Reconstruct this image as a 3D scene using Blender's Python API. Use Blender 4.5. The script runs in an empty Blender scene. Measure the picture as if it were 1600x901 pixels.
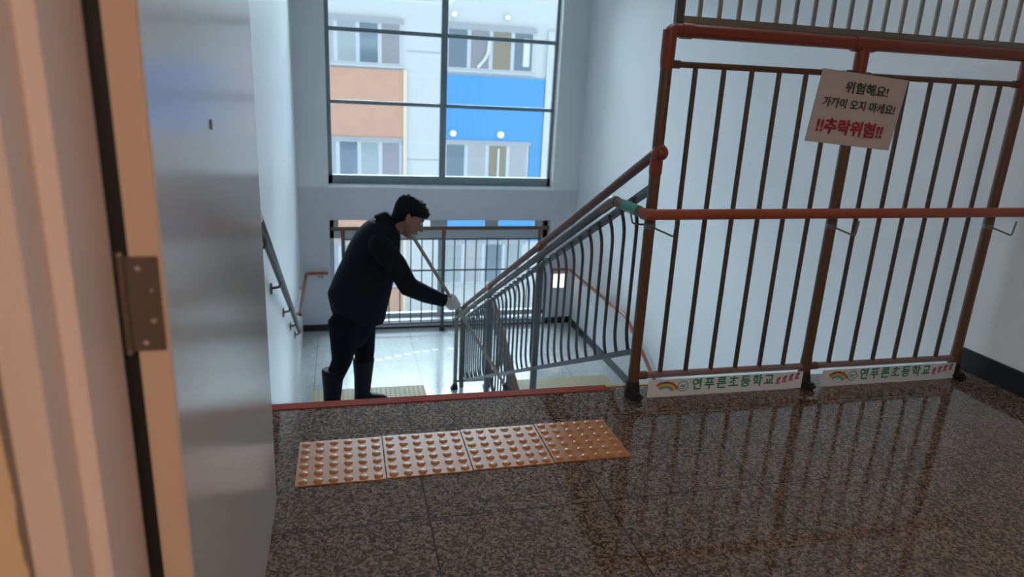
import bpy, bmesh, math, random
from mathutils import Vector, Matrix, noise

random.seed(7)
SC = bpy.context.scene
COL = SC.collection
PI = math.pi

# ------------------------------------------------------------------ camera
F_PX = 1063.66
PITCH, YAW, ROLL = math.radians(16.328), math.radians(14.409), math.radians(2.868)
EYE = Vector((0, 0, 1.3))
fw = Vector((math.sin(YAW) * math.cos(PITCH), math.cos(YAW) * math.cos(PITCH), -math.sin(PITCH)))
rt = Vector((math.cos(YAW), -math.sin(YAW), 0))
up = rt.cross(fw)
rt2 = rt * math.cos(ROLL) + up * math.sin(ROLL)
up2 = up * math.cos(ROLL) - rt * math.sin(ROLL)
cd = bpy.data.cameras.new('camera')
cam = bpy.data.objects.new('camera', cd)
COL.objects.link(cam)
m3 = Matrix((rt2, up2, -fw)).transposed()
cam.matrix_world = Matrix.Translation(EYE) @ m3.to_4x4()
cd.sensor_width = 36.0
cd.lens = F_PX * 36.0 / 1600.0
cd.clip_start = 0.02
cd.clip_end = 300
cd.dof.use_dof = True
cd.dof.focus_distance = 2.6
cd.dof.aperture_fstop = 2.8
SC.camera = cam

# ------------------------------------------------------------------ light and exposure
SC.view_settings.view_transform = 'Standard'
SC.view_settings.look = 'None'
SC.view_settings.gamma = 1.0
SC.view_settings.use_curve_mapping = False
SC.view_settings.exposure = 0.0

w = bpy.data.worlds.new('sky')
SC.world = w
w.use_nodes = True
bg = w.node_tree.nodes['Background']
bg.inputs[0].default_value = (0.74, 0.89, 1.0, 1)
bg.inputs[1].default_value = 2.25


def area(name, loc, size, energy, color, target=None, sy=None):
    l = bpy.data.lights.new(name, 'AREA')
    l.energy = energy
    l.color = color
    l.size = size
    if sy:
        l.shape = 'RECTANGLE'
        l.size_y = sy
    o = bpy.data.objects.new(name, l)
    COL.objects.link(o)
    o.location = loc
    if target is not None:
        o.rotation_euler = (Vector(target) - Vector(loc)).to_track_quat('-Z', 'Y').to_euler()
    return o


area('stairwell_fill', (1.5, 3.1, 2.95), 1.6, 14, (0.86, 0.93, 1.0), sy=1.0)  # unseen fill light added to brighten the stairwell, no fixture
sl_ = bpy.data.lights.new('hazy_sun', 'SUN')
sl_.energy = 36.0
sl_.angle = math.radians(75)
sl_.color = (0.70, 0.88, 1.0)
so_ = bpy.data.objects.new('hazy_sun', sl_)
COL.objects.link(so_)
so_.rotation_euler = Vector((-0.12, -0.78, -0.62)).to_track_quat('-Z', 'Y').to_euler()
area('corridor_lamp', (0.6, -1.3, 2.55), 0.9, 60, (1.0, 0.78, 0.64), sy=0.3)


# ------------------------------------------------------------------ materials
def mat(name, color, rough=0.5, metal=0.0, spec=0.5, bump=None, var=None, emit=None):
    m = bpy.data.materials.new(name)
    m.use_nodes = True
    nt = m.node_tree
    b = nt.nodes['Principled BSDF']
    b.inputs['Base Color'].default_value = (*color, 1)
    b.inputs['Roughness'].default_value = rough
    b.inputs['Metallic'].default_value = metal
    b.inputs['Specular IOR Level'].default_value = spec
    if emit:
        b.inputs['Emission Color'].default_value = (*emit[0], 1)
        b.inputs['Emission Strength'].default_value = emit[1]
    tc = nt.nodes.new('ShaderNodeTexCoord')
    if var:
        n = nt.nodes.new('ShaderNodeTexNoise')
        n.inputs['Scale'].default_value = var[0]
        n.inputs['Detail'].default_value = 4
        nt.links.new(tc.outputs['Object'], n.inputs['Vector'])
        mx = nt.nodes.new('ShaderNodeMixRGB')
        mx.inputs[1].default_value = (*[c * (1 - var[1]) for c in color], 1)
        mx.inputs[2].default_value = (*[min(1, c * (1 + var[1])) for c in color], 1)
        nt.links.new(n.outputs['Fac'], mx.inputs[0])
        nt.links.new(mx.outputs[0], b.inputs['Base Color'])
    if bump:
        n = nt.nodes.new('ShaderNodeTexNoise')
        n.inputs['Scale'].default_value = bump[0]
        n.inputs['Detail'].default_value = 3
        nt.links.new(tc.outputs['Object'], n.inputs['Vector'])
        bp = nt.nodes.new('ShaderNodeBump')
        bp.inputs['Strength'].default_value = bump[1]
        bp.inputs['Distance'].default_value = 0.01
        nt.links.new(n.outputs['Fac'], bp.inputs['Height'])
        nt.links.new(bp.outputs[0], b.inputs['Normal'])
    return m


def terrazzo(name, dark, mid, light, joint, size, ox, oy, rough=0.12, grain=170.0, joints=True, spec=0.5):
    m = bpy.data.materials.new(name)
    m.use_nodes = True
    nt = m.node_tree
    N = nt.nodes.new
    L = nt.links.new
    b = nt.nodes['Principled BSDF']
    tc = N('ShaderNodeTexCoord')
    v = N('ShaderNodeTexVoronoi')
    v.inputs['Scale'].default_value = grain
    L(tc.outputs['Object'], v.inputs['Vector'])
    sep = N('ShaderNodeSeparateColor')
    L(v.outputs['Color'], sep.inputs[0])
    cr = N('ShaderNodeValToRGB')
    e = cr.color_ramp.elements
    e[0].position = 0.0
    e[0].color = (*dark, 1)
    e[1].position = 1.0
    e[1].color = (*light, 1)
    q = cr.color_ramp.elements.new(0.28)
    q.color = (*[0.75 * d + 0.25 * k for d, k in zip(dark, mid)], 1)
    q = cr.color_ramp.elements.new(0.45)
    q.color = (*mid, 1)
    q = cr.color_ramp.elements.new(0.75)
    q.color = (*[0.5 * d + 0.5 * k for d, k in zip(light, mid)], 1)
    L(sep.outputs[0], cr.inputs[0])
    n = N('ShaderNodeTexNoise')
    n.inputs['Scale'].default_value = 5
    L(tc.outputs['Object'], n.inputs['Vector'])
    mr = N('ShaderNodeMapRange')
    mr.inputs[3].default_value = 0.85
    mr.inputs[4].default_value = 1.15
    L(n.outputs['Fac'], mr.inputs[0])
    mul = N('ShaderNodeMixRGB')
    mul.blend_type = 'MULTIPLY'
    mul.inputs[0].default_value = 1
    L(cr.outputs[0], mul.inputs[1])
    L(mr.outputs[0], mul.inputs[2])
    out = mul.outputs[0]
    if joints:
        sx = N('ShaderNodeSeparateXYZ')
        L(tc.outputs['Object'], sx.inputs[0])
        masks = []
        for ax, off in ((0, ox), (1, oy)):
            a = N('ShaderNodeMath')
            a.operation = 'SUBTRACT'
            L(sx.outputs[ax], a.inputs[0])
            a.inputs[1].default_value = off - 40 * size
            d = N('ShaderNodeMath')
            d.operation = 'MODULO'
            L(a.outputs[0], d.inputs[0])
            d.inputs[1].default_value = size
            c = N('ShaderNodeMath')
            c.operation = 'LESS_THAN'
            L(d.outputs[0], c.inputs[0])
            c.inputs[1].default_value = 0.0055
            masks.append(c)
        mxm = N('ShaderNodeMath')
        mxm.operation = 'MAXIMUM'
        L(masks[0].outputs[0], mxm.inputs[0])
        L(masks[1].outputs[0], mxm.inputs[1])
        jm = N('ShaderNodeMixRGB')
        L(mxm.outputs[0], jm.inputs[0])
        L(out, jm.inputs[1])
        jm.inputs[2].default_value = (*joint, 1)
        out = jm.outputs[0]
    L(out, b.inputs['Base Color'])
    b.inputs['Roughness'].default_value = rough
    b.inputs['Specular IOR Level'].default_value = spec
    return m


def glassmat():
    m = bpy.data.materials.new('window_glass')
    m.use_nodes = True
    nt = m.node_tree
    nt.nodes.clear()
    o = nt.nodes.new('ShaderNodeOutputMaterial')
    t = nt.nodes.new('ShaderNodeBsdfTransparent')
    t.inputs[0].default_value = (0.93, 0.96, 0.97, 1)
    g = nt.nodes.new('ShaderNodeBsdfGlossy')
    g.inputs['Roughness'].default_value = 0.02
    f = nt.nodes.new('ShaderNodeFresnel')
    f.inputs[0].default_value = 1.45
    x = nt.nodes.new('ShaderNodeMixShader')
    nt.links.new(f.outputs[0], x.inputs[0])
    nt.links.new(t.outputs[0], x.inputs[1])
    nt.links.new(g.outputs[0], x.inputs[2])
    nt.links.new(x.outputs[0], o.inputs[0])
    return m


M = dict(
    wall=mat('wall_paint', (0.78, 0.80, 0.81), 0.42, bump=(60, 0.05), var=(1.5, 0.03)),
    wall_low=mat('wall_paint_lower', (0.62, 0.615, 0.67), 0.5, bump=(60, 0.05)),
    ceil=mat('ceiling_paint', (0.75, 0.76, 0.77), 0.8),
    cream=mat('cream_wall_paint', (0.70, 0.52, 0.33), 0.7, bump=(40, 0.15)),
    frame=mat('door_frame_paint', (0.70, 0.57, 0.51), 0.42, var=(3, 0.05)),
    caulk=mat('torn_caulk', (0.23, 0.18, 0.14), 0.8),
    rubber_and_shade=mat('black_rubber_and_shade', (0.012, 0.012, 0.014), 0.6),
    door=mat('door_paint', (0.50, 0.48, 0.47), 0.19, bump=(9, 0.04)),
    dooredge=mat('door_edge_paint', (0.58, 0.42, 0.32), 0.4),
    hinge=mat('hinge_steel', (0.20, 0.155, 0.125), 0.38, metal=0.7),
    steel=mat('screw_steel', (0.55, 0.5, 0.45), 0.25, metal=0.9),
    floor=terrazzo('polished_granite', (0.040, 0.024, 0.018), (0.115, 0.076, 0.056), (0.25, 0.18, 0.135), (0.03, 0.02, 0.016), 0.588, 0.24, 2.42, rough=0.07, grain=140.0, spec=0.55),
    landing=terrazzo('landing_terrazzo', (0.42, 0.44, 0.44), (0.56, 0.58, 0.58), (0.66, 0.68, 0.68), (0.2, 0.2, 0.2), 0.588, 0.24, 8.3, rough=0.16, grain=120),
    red_strip=mat('red_nosing', (0.27, 0.045, 0.03), 0.8, spec=0.15),
    yellow=mat('yellow_tape', (0.55, 0.36, 0.06), 0.5),
    tact=mat('tactile_ochre', (0.40, 0.155, 0.04), 0.33, var=(20, 0.08)),
    tact_pale=mat('tactile_pale', (0.62, 0.52, 0.34), 0.5, var=(20, 0.05)),
    redrail=mat('red_brown_rail', (0.235, 0.052, 0.03), 0.32),
    orangerail=mat('orange_brown_rail', (0.33, 0.085, 0.045), 0.35),
    brown=mat('brown_post', (0.135, 0.075, 0.045), 0.38, metal=0.2),
    bar=mat('dark_bronze_bar', (0.105, 0.078, 0.066), 0.4, metal=0.3),
    lowrail=mat('worn_bottom_rail', (0.23, 0.16, 0.15), 0.45, metal=0.2),
    grey=mat('grey_metal', (0.23, 0.225, 0.21), 0.4, metal=0.4),
    greybar=mat('grey_grille_bar', (0.34, 0.33, 0.32), 0.3, metal=0.5),
    darkgrey=mat('dark_grey_metal', (0.085, 0.095, 0.105), 0.4, metal=0.3),
    wire=mat('bracket_wire', (0.2, 0.22, 0.22), 0.35, metal=0.8),
    green=mat('green_tape', (0.02, 0.24, 0.18), 0.4),
    paper=mat('laminated_paper', (0.57, 0.545, 0.575), 0.3, var=(6, 0.05)),
    black_ink=mat('black_ink', (0.03, 0.05, 0.045), 0.5),
    red_ink=mat('red_ink', (0.38, 0.02, 0.04), 0.5),
    banner=mat('banner_vinyl', (0.70, 0.82, 0.97), 0.35),
    green_ink=mat('green_ink', (0.02, 0.26, 0.20), 0.5),
    r1=mat('rainbow_red', (0.55, 0.12, 0.12), 0.5), r2=mat('rainbow_yellow', (0.65, 0.48, 0.12), 0.5),
    r3=mat('rainbow_teal', (0.15, 0.45, 0.42), 0.5), pink=mat('pink_ink', (0.55, 0.2, 0.35), 0.5),
    sky_ink=mat('blue_ink', (0.25, 0.45, 0.62), 0.5),
    base=mat('black_baseboard', (0.010, 0.011, 0.014), 0.4),
    winframe=mat('window_frame_metal', (0.20, 0.25, 0.28), 0.4, metal=0.2),
    sill=mat('white_sill', (0.88, 0.9, 0.9), 0.35),
    glass=glassmat(),
    skin=mat('skin', (0.22, 0.115, 0.085), 0.5),
    hair=mat('black_hair', (0.004, 0.0045, 0.006), 0.7, spec=0.15),
    jacket=mat('black_jacket', (0.0045, 0.006, 0.010), 0.75, spec=0.12, bump=(25, 0.3)),
    trousers=mat('black_trousers', (0.003, 0.004, 0.007), 0.8, spec=0.1, bump=(25, 0.3)),
    boot=mat('black_boot', (0.003, 0.004, 0.007), 0.6, spec=0.15),
    glove=mat('grey_work_glove', (0.42, 0.44, 0.44), 0.8, bump=(200, 0.3)),
    stick=mat('mop_stick', (0.23, 0.22, 0.20), 0.4),
    mophead=mat('dark_mop_cloth', (0.05, 0.04, 0.035), 0.9),
    f_white=mat('facade_white', (0.42, 0.43, 0.435), 0.6, var=(0.4, 0.03)),
    f_orange=mat('facade_orange', (0.42, 0.235, 0.165), 0.7, var=(3, 0.06)),
    f_blue=mat('facade_blue', (0.045, 0.215, 0.50), 0.5),
    f_cream=mat('facade_cream', (0.56, 0.47, 0.36), 0.6),
    f_lintel=mat('facade_lintel', (0.26, 0.27, 0.285), 0.6),
    f_frame=mat('facade_window_frame', (0.38, 0.40, 0.43), 0.4),
    p_grey=mat('pane_grey', (0.23, 0.255, 0.275), 0.15), p_dark=mat('pane_dark', (0.10, 0.135, 0.17), 0.1),
    p_brown=mat('pane_brown', (0.18, 0.15, 0.105), 0.2), p_blind=mat('pane_blind', (0.28, 0.28, 0.295), 0.3),
    p_mauve=mat('pane_mauve', (0.19, 0.18, 0.20), 0.2),
    curtain=mat('white_curtain', (0.5, 0.51, 0.51), 0.8),
    lamp_white=mat('lamp_white', (0.85, 0.85, 0.85), 0.3, emit=((1, 1, 1), 0.5)),
    lamp_ring=mat('lamp_ring', (0.5, 0.52, 0.54), 0.4),
    lamp_or_glint=mat('sun_glint_glow', (0.9, 0.88, 0.8), 0.4, emit=((1.0, 0.93, 0.78), 1.6)),  # glow put in for the sun glint beside the low window
    snow=mat('pale_ground', (0.55, 0.56, 0.57), 0.9, var=(0.3, 0.05)),
    mark=mat('light_dash_and_eye_white', (0.7, 0.75, 0.8), 0.3),  # white of the painted light dashes, also used for the eyes
    duskrail=mat('dull_red_rail', (0.13, 0.04, 0.032), 0.5),
    darkrail=mat('dark_rail_paint', (0.05, 0.038, 0.036), 0.5),
    lowframe=mat('pale_window_frame', (0.46, 0.50, 0.53), 0.4),
    sleeve=mat('rail_joint_steel', (0.5, 0.47, 0.43), 0.3, metal=0.8),
)


# ------------------------------------------------------------------ mesh builder
class MB:
    def __init__(s):
        s.bm = bmesh.new()

    def box(s, x0, x1, y0, y1, z0, z1, bev=0.0):
        r = bmesh.ops.create_cube(s.bm, size=1)
        for v in r['verts']:
            v.co = Vector((x0 + (v.co.x + .5) * (x1 - x0), y0 + (v.co.y + .5) * (y1 - y0), z0 + (v.co.z + .5) * (z1 - z0)))
        if bev:
            ed = {e for v in r['verts'] for e in v.link_edges}
            bmesh.ops.bevel(s.bm, geom=list(ed), offset=bev, segments=2, affect='EDGES')
        return s

    def quad_prism(s, pts, d):
        """pts: outline (Vectors), extruded along d"""
        d = Vector(d)
        a = [s.bm.verts.new(Vector(p)) for p in pts]
        b = [s.bm.verts.new(Vector(p) + d) for p in pts]
        n = len(a)
        s.bm.faces.new(a)
        s.bm.faces.new(b[::-1])
        for i in range(n):
            s.bm.faces.new((a[(i + 1) % n], a[i], b[i], b[(i + 1) % n]))
        return s

    def tube(s, pts, r, seg=12, cap=True):
        pts = [Vector(p) for p in pts]
        n = len(pts)
        rs = r if isinstance(r, (list, tuple)) else [r] * n
        rings = []
        t0 = (pts[1] - pts[0]).normalized()
        nrm = t0.orthogonal().normalized()
        for i, p in enumerate(pts):
            if i == 0:
                t = t0
            elif i == n - 1:
                t = (pts[i] - pts[i - 1]).normalized()
            else:
                t = ((pts[i] - pts[i - 1]).normalized() + (pts[i + 1] - pts[i]).normalized()).normalized()
            nrm = (nrm - t * nrm.dot(t)).normalized()
            bn = t.cross(nrm)
            k = 1.0
            if 0 < i < n - 1:
                c = (pts[i] - pts[i - 1]).normalized().dot(t)
                k = 1.0 / max(c, 0.5)
            rings.append([s.bm.verts.new(p + (nrm * math.cos(2 * PI * j / seg) + bn * math.sin(2 * PI * j / seg)) * rs[i]) for j in range(seg)])
        for a, b in zip(rings, rings[1:]):
            for j in range(seg):
                s.bm.faces.new((a[j], a[(j + 1) % seg], b[(j + 1) % seg], b[j]))
        if cap:
            s.bm.faces.new(rings[0][::-1])
            s.bm.faces.new(rings[-1])
        return s

    def ball(s, c, r, sc=(1, 1, 1), seg=16):
        q = bmesh.ops.create_uvsphere(s.bm, u_segments=seg, v_segments=seg // 2 + 2, radius=r)
        for v in q['verts']:
            v.co = Vector((v.co.x * sc[0], v.co.y * sc[1], v.co.z * sc[2])) + Vector(c)
        return s

    def disc(s, c, axis, r, h, seg=20):
        a = Vector(axis).normalized()
        return s.tube([Vector(c), Vector(c) + a * h], r, seg)

    def loft(s, rings):
        """rings: list of lists of Vectors (same length), capped"""
        vs = [[s.bm.verts.new(p) for p in r] for r in rings]
        n = len(vs[0])
        for a, b in zip(vs, vs[1:]):
            for j in range(n):
                s.bm.faces.new((a[j], a[(j + 1) % n], b[(j + 1) % n], b[j]))
        s.bm.faces.new(vs[0][::-1])
        s.bm.faces.new(vs[-1])
        return s

    def build(s, name, m, parent=None, smooth=False, angle=40):
        bmesh.ops.recalc_face_normals(s.bm, faces=s.bm.faces[:])
        me = bpy.data.meshes.new(name)
        s.bm.to_mesh(me)
        s.bm.free()
        me.materials.append(m)
        if smooth:
            for p in me.polygons:
                p.use_smooth = True
            try:
                me.set_sharp_from_angle(angle=math.radians(angle))
            except Exception:
                pass
        o = bpy.data.objects.new(name, me)
        COL.objects.link(o)
        if parent is not None:
            attach(o, parent)
        return o


def wloc(o):
    v = Vector((0, 0, 0))
    while o is not None:
        v += o.location
        o = o.parent
    return v


def attach(o, parent):
    """child meshes are built in world coordinates: shift them back by the place of their parent"""
    o.parent = parent
    o.location = -wloc(parent) if parent.type == 'EMPTY' else Vector((0, 0, 0))


def tag(o, label=None, cat=None, group=None, kind=None):
    if label:
        o['label'] = label
    if cat:
        o['category'] = cat
    if group:
        o['group'] = group
    if kind:
        o['kind'] = kind
    return o


def thing(name, loc, label, cat, group=None, kind=None):
    o = bpy.data.objects.new(name, None)
    COL.objects.link(o)
    o.location = loc
    o.empty_display_size = 0.1
    return tag(o, label, cat, group, kind)


def struct(name, mb, m, label, cat, parent=None, **k):
    o = mb.build(name, m, parent, **k)
    if parent is None:
        tag(o, label, cat, None, 'structure')
    return o


def copy_tree(o, parent=None):
    c = o.copy()
    COL.objects.link(c)
    if parent is not None:
        c.parent = parent
    for ch in list(o.children):
        copy_tree(ch, c)
    return c


def bend(pts, r, n=5):
    """rounds the corners of a polyline"""
    pts = [Vector(p) for p in pts]
    out = [pts[0]]
    for a, b, c in zip(pts, pts[1:], pts[2:]):
        d1, d2 = (a - b), (c - b)
        q = min(r, d1.length * .45, d2.length * .45)
        p1, p2 = b + d1.normalized() * q, b + d2.normalized() * q
        for i in range(n + 1):
            t = i / n
            out.append(p1 * (1 - t) ** 2 + b * 2 * t * (1 - t) + p2 * t ** 2)
    out.append(pts[-1])
    return out


# ------------------------------------------------------------------ the setting
XL0, XR = -0.43, 3.155          # stairwell side walls (the left one is slightly splayed)
XL1 = -0.545
YE = 2.70                       # edge of the upper floor
YF = 8.89                       # far wall
ZL = -1.92                      # landing
TR, RI = 0.335, 0.16            # tread, riser
XW0, XW1 = 1.25, 1.53           # stairwell eye
SL = 0.478

struct('floor', MB().box(-2.2, XR, -3.0, YE, -0.22, 0.0), M['floor'], 'polished speckled brown granite floor at the top of the stairs', 'floor')
# upper flight + landing + lower flight, one concrete stair
st = MB()
YT = YE + 11 * TR
for k in range(1, 12):
    y0 = YE + (k - 1) * TR
    st.box(-0.56, XW0, y0 - 0.02, y0 + TR, -RI * k - 0.22, -RI * k)
staircase = struct('stairs', st, M['landing'], 'pale stairs going down from the red edged floor to the landing', 'stairs')
st = MB()
for k in range(1, 12):
    y1 = YT - (k - 1) * TR
    st.box(XW1, XR, y1 - TR, y1 + 0.02, ZL - RI * k - 0.22, ZL - RI * k)
struct('stairs', st, M['landing'], 'lower flight of pale stairs going down from the landing beneath the barrier', 'stairs')
struct('floor_landing', MB().box(-0.56, XR, YT, YF, ZL - 0.2, ZL), M['landing'], 'pale glossy landing floor below the windows', 'floor')
struct('floor_lower', MB().box(-0.56, XR, YE - 0.2, YF, -3.95, -3.85), M['landing'], 'pale floor of the storey below', 'floor')

# left wall of the stairwell, slightly splayed
WZ0, WZ1 = -3.95, 3.0
struct('wall_left', MB().quad_prism([(XL0 + 0.033, 0.9, WZ0), (XL1, YF, WZ0), (XL1 - 0.2, YF, WZ0), (XL0 - 0.2, 0.9, WZ0)], (0, 0, WZ1 - WZ0)),
       M['wall'], 'pale painted wall beside the stairs, behind the open door', 'wall')
struct('wall_right', MB().box(XR, XR + 0.2, -3.0, YF + 0.25, WZ0, WZ1), M['wall'], 'pale painted wall behind and beside the barrier railing', 'wall')
# far wall with two window openings
OX0, OX1 = -0.17, 2.79
U0, U1 = 0.03, 2.75
B0, B1 = -1.80, -0.42
MB_ = MB()
for (x0, x1, z0, z1) in ((XL1 - .2, OX0, 0, WZ1), (OX1, XR, 0, WZ1), (OX0, OX1, 0, U0), (OX0, OX1, U1, WZ1)):
    MB_.box(x0, x1, YF, YF + 0.25, z0, z1)
struct('wall_far', MB_, M['wall'], 'pale upper part of the window wall around the large upper window', 'wall')
MB_ = MB()
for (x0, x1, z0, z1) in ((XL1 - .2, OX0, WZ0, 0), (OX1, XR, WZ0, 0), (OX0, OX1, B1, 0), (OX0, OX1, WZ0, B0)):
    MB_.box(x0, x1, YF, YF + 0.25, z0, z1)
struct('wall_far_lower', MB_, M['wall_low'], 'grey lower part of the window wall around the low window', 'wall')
struct('ceiling', MB().box(-2.4, XR + 0.2, -3.2, YF + 0.25, WZ1, WZ1 + 0.15), M['ceil'], 'white ceiling over the stairwell', 'ceiling')
# under the upper floor, the edge of the slab towards the stairwell is part of the floor; wall under it
struct('wall_under', MB().box(-0.56, XR, YE - 0.25, YE - 0.12, -3.85, -0.22), M['wall'], 'pale wall under the upper floor edge', 'wall')
# wall with the doorway the camera looks through, and the dim corridor behind it
DY0, DY1 = 0.735, 0.925
struct('wall_doorway', MB().box(-2.2, -0.325, DY0, DY1, 0, WZ1).box(2.6, XR, DY0, DY1, 0, WZ1).box(-0.325, 2.6, DY0, DY1, 2.15, WZ1), M['cream'],
       'cream corridor wall beside the door frame', 'wall')
struct('wall_corridor_left', MB().box(-2.4, -2.2, -3.0, 0.925, 0, WZ1), M['cream'], 'cream end wall of the corridor', 'wall')
struct('wall_corridor_back', MB().box(-2.4, XR, -3.2, -3.0, 0, WZ1), M['cream'], 'cream back wall of the corridor', 'wall')

# door frame: stepped steel profile, with a torn caulk line against the cream wall
prof = [(-0.335, 0.726), (-0.300, 0.726), (-0.300, 0.786), (-0.2806, 0.786), (-0.2806, 0.915), (-0.335, 0.915)]
df = MB().quad_prism([(x, y, 0) for x, y in prof], (0, 0, 2.12))
doorframe = struct('trim_1', df, M['frame'], 'stepped beige steel door frame beside the dark hinge gap', 'door frame')
cb = MB()
pts_l, pts_r = [], []
zz = 0.0
while zz < 2.1:
    wv = 0.009 + 0.010 * noise.noise(Vector((zz * 9, 3.1, 0))) + 0.003 * noise.noise(Vector((zz * 45, 1.1, 0)))
    pts_r.append((zz, -0.3352 + 0.0015 * noise.noise(Vector((zz * 20, 7, 0)))))
    pts_l.append((zz, -0.3352 - max(0.0012, wv)))
    zz += 0.008
for i in range(len(pts_l) - 1):
    cb.quad_prism([(pts_l[i][1], 0.7345, pts_l[i][0]), (pts_r[i][1] + .004, 0.7345, pts_r[i][0]), (pts_r[i + 1][1] + .004, 0.7345, pts_r[i + 1][0]), (pts_l[i + 1][1], 0.7345, pts_l[i + 1][0])], (0, -0.003, 0))
bmesh.ops.remove_doubles(cb.bm, verts=cb.bm.verts[:], dist=1e-5)
struct('trim_2', cb, M['caulk'], 'ragged torn caulk line between door frame and cream wall', 'caulk line')

# the open door leaf
door = thing('door_1', (-0.245, 0.92, 0.0), 'open pale grey steel door leaf with a brown edge, hinged at the frame', 'door', kind='structure')
d = MB().box(-0.264, -0.2245, 0.9235, 2.01, 0.006, 2.1, 0.0015)
leaf = d.build('door_leaf', M['door'], door)
MB().box(-0.2632, -0.2272, 0.9205, 0.925, 0.006, 2.1).build('door_edge', M['dooredge'], door)
sl = MB()
z = 0.08
while z < 2.05:
    sl.box(-0.2274, -0.2258, 0.9203, 0.9245, z, z + 0.118)
    z += 0.128
sl.build('seam_strip', M['dooredge'], door)
MB().tube([(-0.2235, 1.329, 1.222), (-0.2235, 1.331, 1.213), (-0.2235, 1.3285, 1.205)], 0.0018, 6).build('scratch_mark', M['bar'], door)
hinge = MB().box(-0.268, -0.2292, 0.9178, 0.9206, 0.948, 1.075, 0.0008).build('hinge', M['hinge'], door)
kn = MB()
for i in range(5):
    kn.tube([(-0.2735, 0.9195, 0.9485 + i * 0.0254), (-0.2735, 0.9195, 0.9485 + i * 0.0254 + 0.0245)], 0.0052, 14)
kn.ball((-0.2735, 0.9195, 1.0765), 0.0056).ball((-0.2735, 0.9195, 0.9455), 0.005)
kn.build('hinge_knuckle', M['hinge'], hinge, smooth=True)
for (sx, sz, r) in ((-0.2535, 1.0595, .0042), (-0.2395, 1.0305, .003), (-0.2405, 0.989, .004), (-0.2525, 0.9595, .0042)):
    MB().disc((sx, 0.9179, sz), (0, -1, 0), r, 0.0008, 14).ball((sx - .001, 0.9172, sz - .0012), r * .55, (1, .5, 1)).build('screw', M['steel'], hinge, smooth=True)
MB().box(-0.335, -0.2645, 0.93, 0.96, 0, 2.12).build('shade_strip', M['rubber_and_shade'])  # dark strip set in to give the hinge gap its shade
tag(bpy.data.objects['shade_strip'], 'black strip put in for the shade of the hinge gap', 'shade strip', kind='structure')

# floor edge strip
struct('trim_4', MB().box(-0.43, 1.165, YE - 0.045, YE + 0.012, -0.02, 0.004, .002), M['red_strip'], 'red nosing strip along the top stair edge', 'stair nosing')
struct('trim_5', MB().box(1.165, 1.40, YE - 0.012, YE + 0.006, -0.02, 0.003, .001), M['yellow'], 'short yellow strip at the floor edge by the black post shoe', 'edge strip')
# baseboards
struct('baseboard_right', MB().box(XR - 0.018, XR, -3.0, YE + 0.02, 0.0, 0.115, .003), M['base'], 'black baseboard on the upper floor by the barrier end', 'baseboard')
struct('baseboard_landing_right', MB().box(XR - 0.015, XR, YT + 0.01, YF, ZL, ZL + 0.10), M['base'], 'dark baseboard along the landing side wall', 'baseboard')
struct('baseboard_far_left', MB().box(XL1, OX0 - 0.0, YF - 0.016, YF, ZL, ZL + 0.09), M['base'], 'black baseboard left of the low window', 'baseboard')
struct('baseboard_far_right', MB().box(OX1 - 0.02, XR, YF - 0.016, YF, ZL, ZL + 0.09), M['base'], 'black baseboard between low window and corner', 'baseboard')
sk = MB()
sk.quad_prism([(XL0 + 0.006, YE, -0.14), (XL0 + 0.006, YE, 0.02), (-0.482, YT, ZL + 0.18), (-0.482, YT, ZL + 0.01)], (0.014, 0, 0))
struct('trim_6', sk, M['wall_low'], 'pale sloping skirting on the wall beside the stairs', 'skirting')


# ------------------------------------------------------------------ windows
def window(name, label, x0, x1, z0, z1, bars, mullx, sill):
    root = thing(name, ((x0 + x1) / 2, YF + 0.15, z0), label, 'window', kind='structure')
    f = MB()
    y0, y1 = YF + 0.13, YF + 0.19
    t = 0.05
    f.box(x0, x0 + t, y0, y1, z0, z1).box(x1 - t, x1, y0, y1, z0, z1)
    f.box(x0, x1, y0, y1, z0, z0 + 0.11 if sill else z0 + t).box(x0, x1, y0, y1, z1 - t, z1)
    for m_ in mullx:
        f.box(m_ - .04, m_ + .04, y0 - .01, y1, z0, z1)
    for (b, h) in bars:
        f.box(x0, x1, y0 - .005, y1, b - h / 2, b + h / 2)
    f.build('window_frame', M['winframe'], root)
    xs = [x0 + t] + [m_ for m_ in mullx] + [x1 - t]
    zs = [z0 + t] + sorted(b for b, h in bars) + [z1 - t]
    for xa, xb in zip(xs, xs[1:]):
        for za, zb in zip(zs, zs[1:]):
            MB().box(xa, xb, YF + 0.158, YF + 0.162, za, zb).build('pane', M['glass'], root)
    MB().box(x0 - 0.01, x1 + 0.01, YF - 0.03, y0, z0 - 0.03, z0 - 0.001, .004).build('window_sill', M['sill'], root)
    return root


uw = window('window_1', 'large upper stairwell window in dark frames over the grey wall', OX0, OX1, U0, U1, [(1.045, .045), (1.895, .045)], [1.285], True)
rv = MB().box(OX1 - 0.012, OX1, YF - 0.004, YF + 0.13, U0, U1).build('reveal', M['sill'], uw)

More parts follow.
